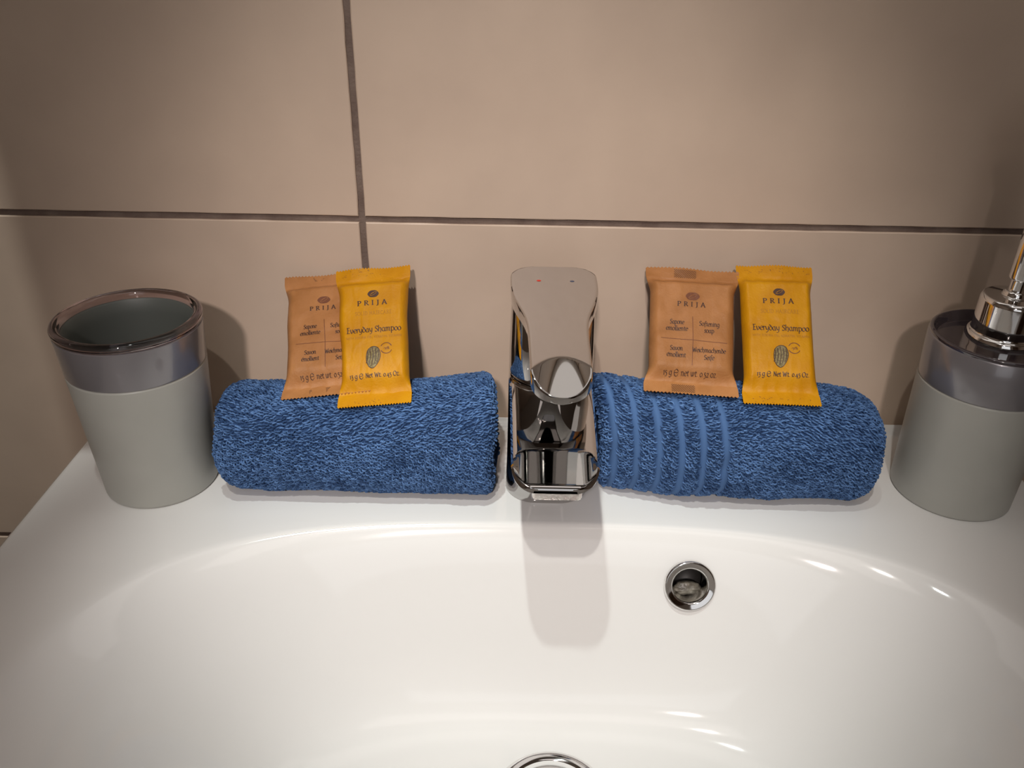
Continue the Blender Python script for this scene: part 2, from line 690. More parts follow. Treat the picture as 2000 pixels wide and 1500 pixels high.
def lever_half(y):
    s = (LB - y) / (LB - LT)
    pts = [(.0, .0224), (.19, .0224), (.27, .0217), (.34, .0203), (.42, .0178), (.50, .0152), (.57, .0141), (.68, .0136), (.82, .0133), (1.0, .0128)]
    xs, ys = zip(*pts)
    # smooth the widths a little
    w = sum(float(np.interp(s + d, xs, ys)) for d in (-.06, -.03, 0, .03, .06)) / 5
    e = LB - y
    rb = .0120
    if e < rb:
        w = w - rb + math.sqrt(max(0, rb * rb - (rb - e) ** 2))
    e = y - LT
    rt = .0105
    if e < rt:
        w = w - rt * (1 - math.sqrt(max(0, 1 - ((rt - e) / rt) ** 2)))
    return w


def lever_top(x, y):
    s = (LB - y) / (LB - LT)
    z = .1180 - .0015 * s 
    z2 = .1164 - (-.1372 - y) * .38 + (x - .001) ** 2 * 22
    if y < -.125:
        z = min(z, z2)
    return z


yl = [LB - .0120 * (1 - math.cos(t)) for t in np.linspace(0, PI / 2, 14)] + list(np.linspace(LB - .0125, LT + .011, 120)) + \
     [LT + .0105 * (1 - math.sin(t)) for t in np.linspace(0, PI / 2, 26)]
loops = []
nx = 49
for y in yl:
    w = max(.0006, lever_half(y))
    s = (LB - y) / (LB - LT)
    th = float(np.interp(s, [0, .3, .42, .6, .9, 1], [.0085, .0085, .0075, .0060, .0042, .0034]))
    er = .0012
    L = []
    for i in range(nx):
        t = -1 + 2 * i / (nx - 1)
        t = math.copysign(1 - (1 - abs(t)) ** 1.4, t)
        x = w * t
        d = w - abs(x)
        z = lever_top(x, y)
        if d < er:
            z -= er - math.sqrt(max(0, er * er - (er - d) ** 2))
        L.append((x, Y(y), z))
    zc = lever_top(0, max(y, -.1585)) - th
    for i in range(nx - 1, -1, -1):
        t = -1 + 2 * i / (nx - 1)
        t = math.copysign(1 - (1 - abs(t)) ** 1.4, t)
        L.append((w * t * .985, Y(y), min(zc + .0008 * t * t, lever_top(w * t, y) - .0018)))
    loops.append(L)
v, f = loft(loops)
lever = mk('lever', v, [q[::-1] for q in f], M_chrome, tap, angle=24)
for sx, m_, nme in ((-.0078, M_red, 'hot_mark'), (.0092, M_bluedot, 'cold_mark')):
    zz = lever_top(sx, -.0545) + .00006
    v, f = lathe([(0, 0.0001), (.00085, .00005), (.0010, 0)], 20)
    v = [(x * 1.15 + sx, y + Y(-.0545), z + zz) for x, y, z in v]
    o = mk(nme, v, [q[::-1] for q in f], m_, lever)
    o['label'] = 'red hot water dot' if m_ is M_red else 'small dark blue cold water dot'

# ------------------------------------------------------------------ tumbler
tb = empty('toothbrush_tumbler', (-.196, -.068, 0), 'open grey plastic tumbler with smoky clear rim, left of the left towel', 'tumbler')


def lerp_r(z, z0, r0, z1, r1):
    return r0 + (r1 - r0) * (z - z0) / (z1 - z0)


RB, RT = .0300, .0362
rr = lambda z: lerp_r(z, 0, RB, .098, RT)
pr_ = round_prof([(0, .0), (RB - .001, 0), (RB, .001), (rr(.0735), .0735), (rr(.0735) - .0007, .0740), (rr(.0735) - .0012, .076)], [0, .0006, .0006, .0006, .0004, 0], 4)
v, f = lathe(pr_, 128)
body = mk('body', v, f, M_greyplastic, tb, angle=50)
# silvery band
pr_ = [(rr(.075) - .0014, .0735), (rr(.0745) - .0002, .0745), (rr(.0755), .0752), (rr(.0955), .0952), (rr(.0955) - .0010, .0957), (rr(.0955) - .0034, .0957), (rr(.08) - .0034, .080)]
v, f = lathe(pr_, 128)
bandp = mk('band', v, f, M_band, tb, angle=40)
bandp['label'] = 'glossy silver grey band around the top'
# inner liner
pr_ = [(rr(.0955) - .0034, .0955), (rr(.0955) - .0042, .0962), (rr(.09) - .0049, .0950), (rr(.085) - .0052, .088), (rr(.03) - .0055, .03), (RB - .006, .006), (RB - .009, .0035), (0, .0035)]
v, f = lathe(pr_, 128)
mk('liner', v, f, M_inner, tb, angle=50)
# clear rim (closed solid)
ro, zi = rr(.097), .0943
prof = round_prof([(ro - .0046, .0963), (ro, .0959), (ro + .0004, .0992), (ro - .0012, .1005), (ro - .0036, .1002), (ro - .0046, .0985), (ro - .0046, .0963)], .0008, 4)
v, f = lathe(prof + [prof[0]] if prof[0] != prof[-1] else prof, 128)
o = mk('clear_rim', v, f, M_smoke, tb, angle=60)
bmx = bmesh.new(); bmx.from_mesh(o.data); bmesh.ops.remove_doubles(bmx, verts=bmx.verts, dist=1e-6); bmesh.ops.recalc_face_normals(bmx, faces=bmx.faces); bmx.to_mesh(o.data); bmx.free()
o['label'] = 'smoky clear acrylic rim'

# ------------------------------------------------------------------ soap dispenser
ds = empty('soap_dispenser', (.250, -.064, 0), 'grey soap dispenser with chrome pump, cut off at the right edge', 'soap dispenser')
RB2, RT2 = .0315, .0334
r2 = lambda z: lerp_r(z, 0, RB2, .096, RT2)
pr_ = round_prof([(0, 0), (RB2 - .001, 0), (RB2, .001), (r2(.0695), .0695), (r2(.0695) - .0007, .0700), (r2(.07) - .0012, .072)], [0, .0006, .0006, .0006, .0004, 0], 4)
v, f = lathe(pr_, 128)
mk('body', v, f, M_greyplastic, ds, angle=50)
pr_ = [(r2(.071) - .0014, .0695), (r2(.0705) - .0002, .0705), (r2(.0712), .0710), (r2(.0945), .0940)]
pr_ += [(r2(.0945) - .0006, .0948)]
v, f = lathe(pr_, 128)
mk('band', v, f, M_band, ds, angle=40)['label'] = 'glossy silver grey band around the top'
R = r2(.0945)
pr_ = round_prof([(R - .0006, .0946), (R - .0003, .0964), (R - .0022, .0970), (R - .0034, .0945), (R - .0046, .0915), (.018, .0912), (0, .0912)], .0007, 4)
v, f = lathe(pr_, 128)
lid = mk('lid', v, f, M_smoke_dark, ds, angle=60)
lid['label'] = 'dark smoky recessed lid'
CO = (.0022, .002)
pr_ = round_prof([(.0176, .0908), (.0176, .0955), (.0168, .0975), (.0156, .0980), (.0153, .0988), (.0153, .1155), (.0142, .1175), (.0062, .1180), (.0058, .1200), (.0050, .1208), (0, .1208)], .0008, 4)
v, f = lathe(pr_, 96, *CO)
col = mk('collar', v, f, M_fitting, ds, angle=40)
pr_ = round_prof([(.0040, .1200), (.0040, .1265), (.0054, .1268), (.0056, .1275), (.0056, .1880), (.0050, .1890), (0, .1890)], .0005, 3)
v, f = lathe(pr_, 64, *CO)
mk('pump_stem', v, f, M_fitting, ds, angle=40)
# head with spout, beyond the frame
loops = []
for yy, rrr, zz in ((.012, .004, .166), (.010, .0078, .166), (0, .0085, .166), (-.014, .0062, .1665), (-.030, .0050, .165), (-.038, .0046, .162), (-.041, .0042, .156)):
    L = []
    for k in range(24):
        a = 2 * PI * k / 24
        if yy > -.035:
            L.append((CO[0] + rrr * math.cos(a), CO[1] + yy, zz + .030 + rrr * .85 * math.sin(a)))
        else:
            L.append((CO[0] + rrr * math.cos(a), CO[1] + yy + rrr * .6 * math.sin(a), zz + .030 + rrr * .5 * math.sin(a)))
    loops.append(L)
v, f = loft(loops)
mk('pump_head', v, f, M_chrome, ds, angle=50)


# ------------------------------------------------------------------ rolled towels
def make_towel(name, label, x0, x1, cyz, rad, stripes, seed, endL, endR, sag):
    """x0..x1 along X. cyz(t)->(y,z) centre, rad(t)->(ry, rz), stripes: list of x where the pile is missing."""
    rs = np.random.RandomState(seed)
    t = empty(name, ((x0 + x1) / 2, -.063, 0), label, 'towel', None)
    ox, oy = (x0 + x1) / 2, -.063
    Lx = x1 - x0

    def surf(u, th, lift=0.0):
        """u in 0..1 along the roll, th angle; returns position arrays"""
        u = np.asarray(u, float)
        th = np.asarray(th, float)
        cy, cz = cyz(u)
        ry, rz = rad(u)
        # round the ends over
        dl, dr = u * Lx, (1 - u) * Lx
        eL = np.clip(dl / endL, 0, 1)
        eR = np.clip(dr / endR, 0, 1)
        k = np.sqrt(np.clip(1 - (1 - eL) ** 2, 0, 1)) * np.sqrt(np.clip(1 - (1 - eR) ** 2, 0, 1))
        k = .55 + .45 * k
        n1 = vnoise(u * 5 + seed, np.cos(th) * 1.3 + 5, np.sin(th) * 1.3 + 9) * .0016
        n2 = vnoise(u * 16 + seed, np.cos(th) * 3 + 5, np.sin(th) * 3 + 9) * .0006
        ex = np.abs(np.cos(th)) ** 1.0
        c, s = np.cos(th), np.sin(th)
        # soft square cross-section
        q = (np.abs(c) ** 2.35 + np.abs(s) ** 2.35) ** (-1 / 2.35)
        rr_ = q * k
        y = cy + (ry * rr_ + n1 + n2 + lift) * c
        z = cz + (rz * rr_ + n1 + n2 + lift) * s
        x = x0 + u * Lx + sag(u, th)
        z = np.maximum(z, .0004 + .0003 * vnoise(u * 40, th * 9))
        return np.stack([x - ox, y - oy, z], -1)

    nu, nt = 150, 132
    us = np.concatenate([np.linspace(0, .06, 20)[:-1], np.linspace(.06, .94, nu - 38), np.linspace(.94, 1, 20)[1:]])
    nu = len(us)
    th = np.linspace(0, 2 * PI, nt, endpoint=False)
    U, TH = np.meshgrid(us, th, indexing='ij')
    # overlap line of the roll: hem edge low at the front
    ridge = np.zeros_like(U)
    for sx in stripes:
        d = (U * Lx - (sx - x0))
        ridge += .0011 * np.exp(-(d / .0018) ** 2)
    P = surf(U, TH, ridge)
    V = P.reshape(-1, 3)
    F = []
    for j in range(nu - 1):
        for i in range(nt):
            i2 = (i + 1) % nt
            F.append((j * nt + i, j * nt + i2, (j + 1) * nt + i2, (j + 1) * nt + i))
    # spiral end caps
    Vl = [tuple(p) for p in V]
    for end, sgn in ((0, -1), (nu - 1, 1)):
        prev = [end * nt + i for i in range(nt)]
        ring0 = P[end]
        c0 = ring0.mean(0)
        for kk, sc in enumerate((.94, .88, .82, .74, .68, .60, .52, .44, .34, .24, .12)):
            cur = []
            for i in range(nt):
                ph = (sc * 4.2 * 2 * PI + sgn * th[i])
                dx = sgn * (.0018 * math.sin(ph) - .0012)
                p = c0 + (ring0[i] - c0) * sc
                cur.append(len(Vl))
                Vl.append((p[0] + dx, p[1], p[2]))
            for i in range(nt):
                i2 = (i + 1) % nt
                q = (prev[i], prev[i2], cur[i2], cur[i])
                F.append(q if sgn > 0 else q[::-1])
            prev = cur
        F.append(tuple(prev) if sgn > 0 else tuple(prev[::-1]))
    tone = np.full(len(Vl), .0)
    if stripes:
        tt = tone[:nu * nt].reshape(nu, nt)
        for sx in stripes:
            d = (U * Lx - (sx - x0))
            tt += .5 * np.exp(-(d / .0022) ** 4)
    roll = mk('rolled_cloth', Vl, F, M_towel, t)
    at = roll.data.attributes.new('tone', 'FLOAT', 'POINT')
    at.data.foreach_set('value', np.clip(tone, 0, 1).astype(np.float32))

    # terry loops
    du, dth = .00135, .00178
    rmean = .030
    nU, nT = int(Lx / du), int(2 * PI * rmean / dth)
    iu, it = np.meshgrid(np.arange(nU), np.arange(nT), indexing='ij')
    iu, it = iu.ravel(), it.ravel()
    uu = (iu + .5 + rs.uniform(-.28, .28, iu.size)) / nU
    tt = (it + .5 * (iu % 2) + rs.uniform(-.22, .22, iu.size)) / nT * 2 * PI
    # rows meander
    tt = tt + .03 * vnoise(uu * 9 + seed, np.cos(tt) * 2, np.sin(tt) * 2)
    keep = np.ones(iu.size, bool)
    for sx in stripes:
        sd = uu * Lx - (sx - x0) + .0008 * vnoise(tt * 6, 3.3)
        keep &= np.abs(sd) > .0021
    # skip the hidden underside
    tm = tt % (2 * PI)
    keep &= ~((tm > 4.25) & (tm < 5.2))
    uu, tt = uu[keep], tt[keep]
    N = uu.size
    e = 1e-3
    P0 = surf(uu, tt)
    Tu = surf(np.clip(uu + e, 0, 1), tt) - surf(np.clip(uu - e, 0, 1), tt)
    Tt = surf(uu, tt + e) - surf(uu, tt - e)
    Tu /= np.linalg.norm(Tu, axis=1, keepdims=True) + 1e-12
    Tt /= np.linalg.norm(Tt, axis=1, keepdims=True) + 1e-12
    Nn = np.cross(Tu, Tt)
    Nn /= np.linalg.norm(Nn, axis=1, keepdims=True) + 1e-12
    # outward
    cy, cz = cyz(uu)
    cc = np.stack([P0[:, 0], cy - oy, cz], -1)
    sg = np.sign(np.sum(Nn * (P0 - cc), 1, keepdims=True))
    Nn *= sg
    # loop direction field
    ang = .15 + .6 * vnoise(uu * 4 + seed * 3, np.cos(tt) * 1.5, np.sin(tt) * 1.5) + rs.normal(0, .25, N)
    D = Tu * np.cos(ang)[:, None] + Tt * np.sin(ang)[:, None]
    Bn = np.cross(Nn, D)
    wl = (.00112 * rs.uniform(.8, 1.25, N))[:, None]     # half length of the arch
    hh = (.00150 * rs.uniform(.7, 1.35, N))[:, None]
    lean = (rs.normal(.0, .25, N) - .25)[:, None]
    tr = (.00050 * rs.uniform(.85, 1.15, N))[:, None]
    ns = 6
    verts = []
    for k in range(ns):
        a = PI * k / (ns - 1)
        ca, sa = math.cos(a), math.sin(a)
        c = P0 - D * wl * ca + Nn * (hh * sa - .0003) + Bn * (lean * hh * sa)
        tang = D * wl * sa + Nn * hh * ca
        tang /= np.linalg.norm(tang, axis=1, keepdims=True)
        n2 = np.cross(tang, Bn)
        for q in range(4):
            b = 2 * PI * q / 4 + PI / 4
            verts.append(c + tr * (Bn * math.cos(b) + n2 * math.sin(b)))
    W = np.stack(verts, 1).reshape(-1, 3)
    W[:, 2] = np.maximum(W[:, 2], .0002)
    fl = []
    for k in range(ns - 1):
        for q in range(4):
            q2 = (q + 1) % 4
            fl.append((k * 4 + q, k * 4 + q2, (k + 1) * 4 + q2, (k + 1) * 4 + q))
    fl = np.array(fl)
    FF = (fl[None] + (np.arange(N) * ns * 4)[:, None, None]).reshape(-1, 4)
    me = bpy.data.meshes.new('terry_loops')
    me.vertices.add(len(W))
    me.vertices.foreach_set('co', W.astype(np.float32).ravel())
    me.loops.add(FF.size)
    me.loops.foreach_set('vertex_index', FF.astype(np.int32).ravel())
    me.polygons.add(len(FF))
    me.polygons.foreach_set('loop_start', (np.arange(len(FF)) * 4).astype(np.int32))
    me.polygons.foreach_set('loop_total', np.full(len(FF), 4, np.int32))
    me.polygons.foreach_set('use_smooth', np.ones(len(FF), bool))
    me.update(calc_edges=True)
    me.materials.append(M_towel)
    at = me.attributes.new('tone', 'FLOAT', 'POINT')
    tn = np.clip(.5 + .3 * rs.normal(0, 1, N) + .25 * vnoise(uu * 6, np.cos(tt) * 2, np.sin(tt) * 2), 0, 1)
    at.data.foreach_set('value', np.repeat(tn, ns * 4).astype(np.float32))
    o = bpy.data.objects.new('terry_pile', me)
    C.objects.link(o)
    o.parent = t
    o['kind'] = 'stuff'
    return t


TG = 'rolled blue hand towels either side of the tap'
itp = lambda u, xs, ys: np.interp(u, xs, ys)
tl = make_towel('rolled_towel', 'rolled plain blue terry towel lying left of the tap', -.1575, -.0085,
                lambda u: (-.0635 + 0 * u, itp(u, [0, .5, 1], [.0272, .0272, .0315])),
                lambda u: (itp(u, [0, .25, .55, 1], [.0285, .0285, .0265, .030]), itp(u, [0, .5, 1], [.0272, .0272, .0315])),
                [], 11, .012, .006,
                lambda u, th: .004 * np.sin(th) * (1 - u) * (u < .3) * (-1) * 0 + .0015 * vnoise(th * 1.2, 4.1) * (1 - 2 * np.abs(u - .5) < .3))
tr_ = make_towel('rolled_towel', 'rolled blue terry towel with flat ribbed stripes, right of the tap', .0475, .1985,
                 lambda u: (itp(u, [0, .3, 1], [-.0570, -.0625, -.0625]), itp(u, [0, .5, 1], [.0310, .0295, .0285])),
                 lambda u: (itp(u, [0, .3, .6, 1], [.0215, .0285, .0290, .0275]), itp(u, [0, .5, 1], [.0310, .0295, .0285])),
                 [.0545, .0660, .0775, .0890, .1000, .1115], 23, .006, .016,
                 lambda u, th: (.0045 * np.cos(th - 3.5) - .003) * (u > -1) * (u < .75) * np.clip((.75 - u) * 4, 0, 1))
tl['group'] = TG
tr_['group'] = TG


# ------------------------------------------------------------------ lettering (broad-nib stroke alphabet drawn as real ribbons)
def arc(cx, cy, rx, ry, a0, a1, n=10):
    return [(cx + rx * math.cos(math.radians(a0 + (a1 - a0) * k / n)), cy + ry * math.sin(math.radians(a0 + (a1 - a0) * k / n))) for k in range(n + 1)]


def smooth(pts, n=5):
    if len(pts) < 3:
        return pts
    P = [pts[0]] + list(pts) + [pts[-1]]
    out = []
    for i in range(1, len(P) - 2):
        p0, p1, p2, p3 = P[i - 1:i + 3]
        for k in range(n):
            t = k / n
            out.append(tuple(.5 * (2 * p1[j] + (p2[j] - p0[j]) * t + (2 * p0[j] - 5 * p1[j] + 4 * p2[j] - p3[j]) * t * t + (3 * p1[j] - p0[j] - 3 * p2[j] + p3[j]) * t ** 3) for j in (0, 1)))
    out.append(pts[-1])
    return out


O = lambda cx=.42, rx=.38: arc(cx, .5, rx, .5, 100, 460, 22)
G = {  # glyph: (advance, [strokes]) with x-height 1
    'a': (.95, [arc(.40, .5, .36, .5, 60, 330, 16), [(.62, .98), (.66, .5), (.70, .1), (.88, .02)]]),
    'b': (.92, [[(.1, 1.6), (.1, .3), (.2, .03)], arc(.44, .5, .36, .5, 160, -140, 16)]),
    'c': (.78, [arc(.44, .5, .38, .5, 50, 310, 16)]),
    'd': (.92, [O(.42, .36), [(.62, .85), (.45, 1.2), (.12, 1.45)]]),
    'e': (.82, [arc(.44, .5, .38, .5, 20, 315, 18), [(.08, .48), (.78, .62)]]),
    'f': (.62, [[(.75, 1.5), (.5, 1.6), (.34, 1.3), (.28, .4), (.22, -.35)], [(.05, .95), (.62, .98)]]),
    'g': (.92, [arc(.42, .5, .36, .48, 50, 330, 16), [(.72, 1.0), (.74, .2), (.64, -.4), (.35, -.58), (.08, -.42)]]),
    'h': (.98, [[(.12, 1.65), (.12, 0)], [(.12, .65), (.4, 1.0), (.68, .85), (.72, .3), (.6, -.25)]]),
    'i': (.42, [[(.08, .92), (.2, 1.0), (.2, .1), (.34, .02)], [(.17, 1.35), (.24, 1.42)]]),
    'j': (.42, [[(.2, 1), (.2, -.3), (.0, -.5)]]),
    'l': (.40, [[(.16, 1.65), (.16, .15), (.34, .02)]]),
    'm': (1.42, [[(.02, .88), (.16, .98), (.16, 0)], [(.16, .7), (.4, 1.0), (.62, .8), (.62, 0)], [(.62, .7), (.88, 1.0), (1.1, .8), (1.1, .1), (1.26, .02)]]),
    'n': (1.0, [[(.02, .88), (.16, .98), (.16, 0)], [(.16, .7), (.45, 1.0), (.70, .8), (.70, .1), (.86, .02)]]),
    'o': (.90, [O()]),
    'p': (.95, [[(.02, .9), (.16, 1.0), (.14, -.6)], arc(.46, .5, .36, .5, 150, -140, 16)]),
    'r': (.66, [[(.02, .88), (.16, .98), (.16, 0)], [(.16, .7), (.38, .98), (.6, .92)]]),
    's': (.68, [[(.6, .88), (.35, 1.0), (.12, .82), (.25, .56), (.5, .42), (.55, .15), (.3, 0), (.06, .1)]]),
    't': (.62, [[(.3, 1.25), (.24, .6), (.28, .08), (.55, .06)], [(.02, .95), (.58, .98)]]),
    'u': (.98, [[(.02, .9), (.14, 1.0), (.14, .2), (.38, 0), (.66, .3)], [(.68, 1.0), (.68, .1), (.84, .02)]]),
    'v': (.88, [[(.06, 1.0), (.2, .35), (.38, .0)], [(.38, 0), (.72, .45), (.62, .98)]]),
    'w': (1.25, [[(.05, 1), (.2, .2), (.35, 0), (.58, .4), (.58, 1.0)], [(.58, .4), (.68, .02), (1.02, .45), (.98, 1.0)]]),
    'y': (.90, [[(.06, 1.0), (.16, .4), (.4, .12), (.68, .4)], [(.72, 1.0), (.68, .1), (.5, -.45), (.1, -.55)]]),
    'z': (.75, [[(.08, .95), (.62, .97)], [(.62, .97), (.08, .03)], [(.08, .03), (.66, .05)]]),
    'E': (.98, [[(.3, 1.5), (.3, 0.02)], [(.1, 1.48), (.8, 1.5)], [(.3, .8), (.68, .8)], [(.1, 0.02), (.85, .04)]]),
    'S': (.92, [[(.76, 1.3), (.5, 1.5), (.18, 1.3), (.28, .92), (.66, .62), (.74, .25), (.42, 0), (.1, .15)]]),
    'N': (1.15, [[(.18, 0), (.18, 1.45)], [(.18, 1.45), (.88, .03)], [(.88, 0), (.88, 1.5)]]),
    'W': (1.5, [[(.08, 1.5), (.42, .02)], [(.42, .02), (.72, 1.2)], [(.72, 1.2), (1.02, .02)], [(1.02, .02), (1.36, 1.5)]]),
    'O': (1.25, [arc(.6, .75, .52, .75, 100, 460, 24)]),
    'P': (1.0, [[(.25, 1.5), (.25, .03)], [(.08, .02), (.45, .02)], [(.08, 1.46), (.5, 1.5), (.82, 1.3), (.78, .9), (.5, .7), (.25, .72)]]),
    'R': (1.1, [[(.25, 1.5), (.25, .03)], [(.08, .02), (.45, .02)], [(.08, 1.46), (.5, 1.5), (.8, 1.28), (.74, .92), (.48, .78), (.25, .78)], [(.48, .78), (1.0, .03)]]),
    'I': (.6, [[(.3, 1.48), (.3, .02)], [(.12, 1.48), (.48, 1.48)], [(.12, .02), (.48, .02)]]),
    'J': (.65, [[(.34, 1.48), (.34, .1), (.26, -.22), (.04, -.36)], [(.14, 1.48), (.54, 1.48)]]),
    'A': (1.2, [[(.12, .02), (.56, 1.52)], [(.56, 1.52), (1.02, .02)], [(.28, .5), (.84, .5)], [(.0, .02), (.28, .02)], [(.86, .02), (1.16, .02)]]),
    'L': (.85, [[(.2, 1.5), (.2, .03)], [(.2, .03), (.75, .03)]]),
    'D': (1.1, [[(.2, 1.5), (.2, 0)], [(.2, 1.5), (.65, 1.4), (.92, .75), (.65, .08), (.2, .02)]]),
    'H': (1.15, [[(.2, 1.5), (.2, 0)], [(.9, 1.5), (.9, 0)], [(.2, .78), (.9, .78)]]),
    'C': (1.0, [arc(.58, .75, .46, .75, 50, 310, 18)]),
    'T': (.95, [[(.05, 1.48), (.88, 1.48)], [(.46, 1.48), (.46, 0)]]),
    'B': (1.0, [[(.2, 1.5), (.2, 0)], [(.2, 1.5), (.65, 1.35), (.6, .9), (.2, .8)], [(.2, .8), (.75, .65), (.72, .15), (.2, .02)]]),
    'K': (1.0, [[(.2, 1.5), (.2, 0)], [(.85, 1.5), (.22, .7)], [(.3, .8), (.9, .02)]]),
    'U': (1.1, [[(.18, 1.5), (.2, .3), (.52, 0), (.84, .3), (.86, 1.5)]]),
    'V': (1.05, [[(.08, 1.5), (.5, .02)], [(.5, .02), (.95, 1.5)]]),
    'M': (1.35, [[(.15, 0), (.22, 1.5)], [(.22, 1.5), (.65, .3)], [(.65, .3), (1.08, 1.5)], [(1.08, 1.5), (1.15, 0)]]),
    ',': (.4, [[(.18, .12), (.08, -.25)]]),
    '.': (.38, [[(.12, .02), (.22, .1)]]),
    '0': (.85, [arc(.42, .5, .34, .48, 100, 460, 20)]),
    '1': (.5, [[(.1, .85), (.26, 1.0), (.26, 0)]]),
    '2': (.8, [[(.1, .8), (.35, 1.0), (.62, .8), (.45, .4), (.08, .03)], [(.08, .03), (.7, .05)]]),
    '3': (.75, [[(.1, 1.0), (.6, .98), (.3, .5)], [(.3, .5), (.62, .3), (.5, -.3), (.08, -.4)]]),
    '4': (.85, [[(.5, 1.0), (.06, .15)], [(.06, .15), (.78, .15)], [(.54, .7), (.54, -.4)]]),
    '5': (.75, [[(.6, 1.0), (.22, 1.0), (.2, .6)], [(.2, .6), (.56, .45), (.52, -.2), (.08, -.4)]]),
    '9': (.8, [arc(.38, .55, .3, .42, 0, 360, 16), [(.68, .6), (.6, 0), (.25, -.4)]]),
    '%': (1.1, [arc(.25, 1.1, .2, .28, 0, 360, 12), arc(.85, .3, .2, .28, 0, 360, 12), [(.9, 1.4), (.2, 0)]]),
    '-': (.7, [[(.12, .6), (.6, .6)]]),
    '~': (1.7, [arc(.75, .62, .62, .85, 25, 335, 26), [(.16, .62), (1.34, .70)]]),   # estimated sign
    ' ': (.55, []),
}
CORNER = set('zNWAPRIJELHTKVM')


def text_strokes(txt, x, y, h, track=0.0, align='c', smooth_it=True):
    """polylines in packet coordinates; h = x-height"""
    w = sum(G[c][0] + track for c in txt) * h
    cx = x - (w / 2 if align == 'c' else 0)
    out = []
    for c in txt:
        adv, st = G[c]
        for s in st:
            s2 = smooth(s, 5) if (3 <= len(s) <= 9) else s
            out.append([(cx + px * h, y + py * h) for px, py in s2])
        if c == 'é':
            pass
        cx += (adv + track) * h
    return out, w


def ribbon(strokes, nib, thin, surf, ang=35, maxseg=.0007, lift=.00010):
    """strokes drawn with a broad nib; returns verts, faces on the surface"""
    V, F = [], []
    na = math.radians(ang)
    for li, st in enumerate(strokes):
        pts = [st[0]]
        for a, b in zip(st, st[1:]):
            n = max(1, int(math.dist(a, b) / maxseg))
            for k in range(1, n + 1):
                pts.append((a[0] + (b[0] - a[0]) * k / n, a[1] + (b[1] - a[1]) * k / n))
        base = len(V)
        m = len(pts)
        for i, p in enumerate(pts):
            a, b = pts[max(0, i - 1)], pts[min(m - 1, i + 1)]
            dx, dy = b[0] - a[0], b[1] - a[1]
            L = math.hypot(dx, dy) or 1
            dx, dy = dx / L, dy / L
            th = math.atan2(dy, dx)
            w = math.sqrt((nib * math.sin(th - na)) ** 2 + (thin * math.cos(th - na)) ** 2) / 2
            nx_, ny_ = -dy, dx
            ex = w * .5 if i == 0 else (-w * .5 if i == m - 1 else 0)
            for sgn in (1, -1):
                q = (p[0] - dx * ex + nx_ * w * sgn, p[1] - dy * ex + ny_ * w * sgn)
                V.append(surf(q[0], q[1], lift + li * 2e-7))
        for i in range(m - 1):
            k = base + 2 * i
            F.append((k, k + 1, k + 3, k + 2))
    return V, F


def blob(poly, surf, lift=.00010):
    """filled star-shaped polygon with centre fan, two rings"""
    cx = sum(p[0] for p in poly) / len(poly)
    cy = sum(p[1] for p in poly) / len(poly)
    n = len(poly)
    V = [surf(cx, cy, lift)]
    for s in (.2, .4, .6, .8, 1):
        V += [surf(cx + (x - cx) * s, cy + (y - cy) * s, lift) for x, y in poly]
    F = [(0, 1 + i, 1 + (i + 1) % n) for i in range(n)]
    for r in range(4):
        for i in range(n):
            a, b = 1 + r * n + i, 1 + r * n + (i + 1) % n
            F.append((a, a + n, b + n, b))
    return V, F


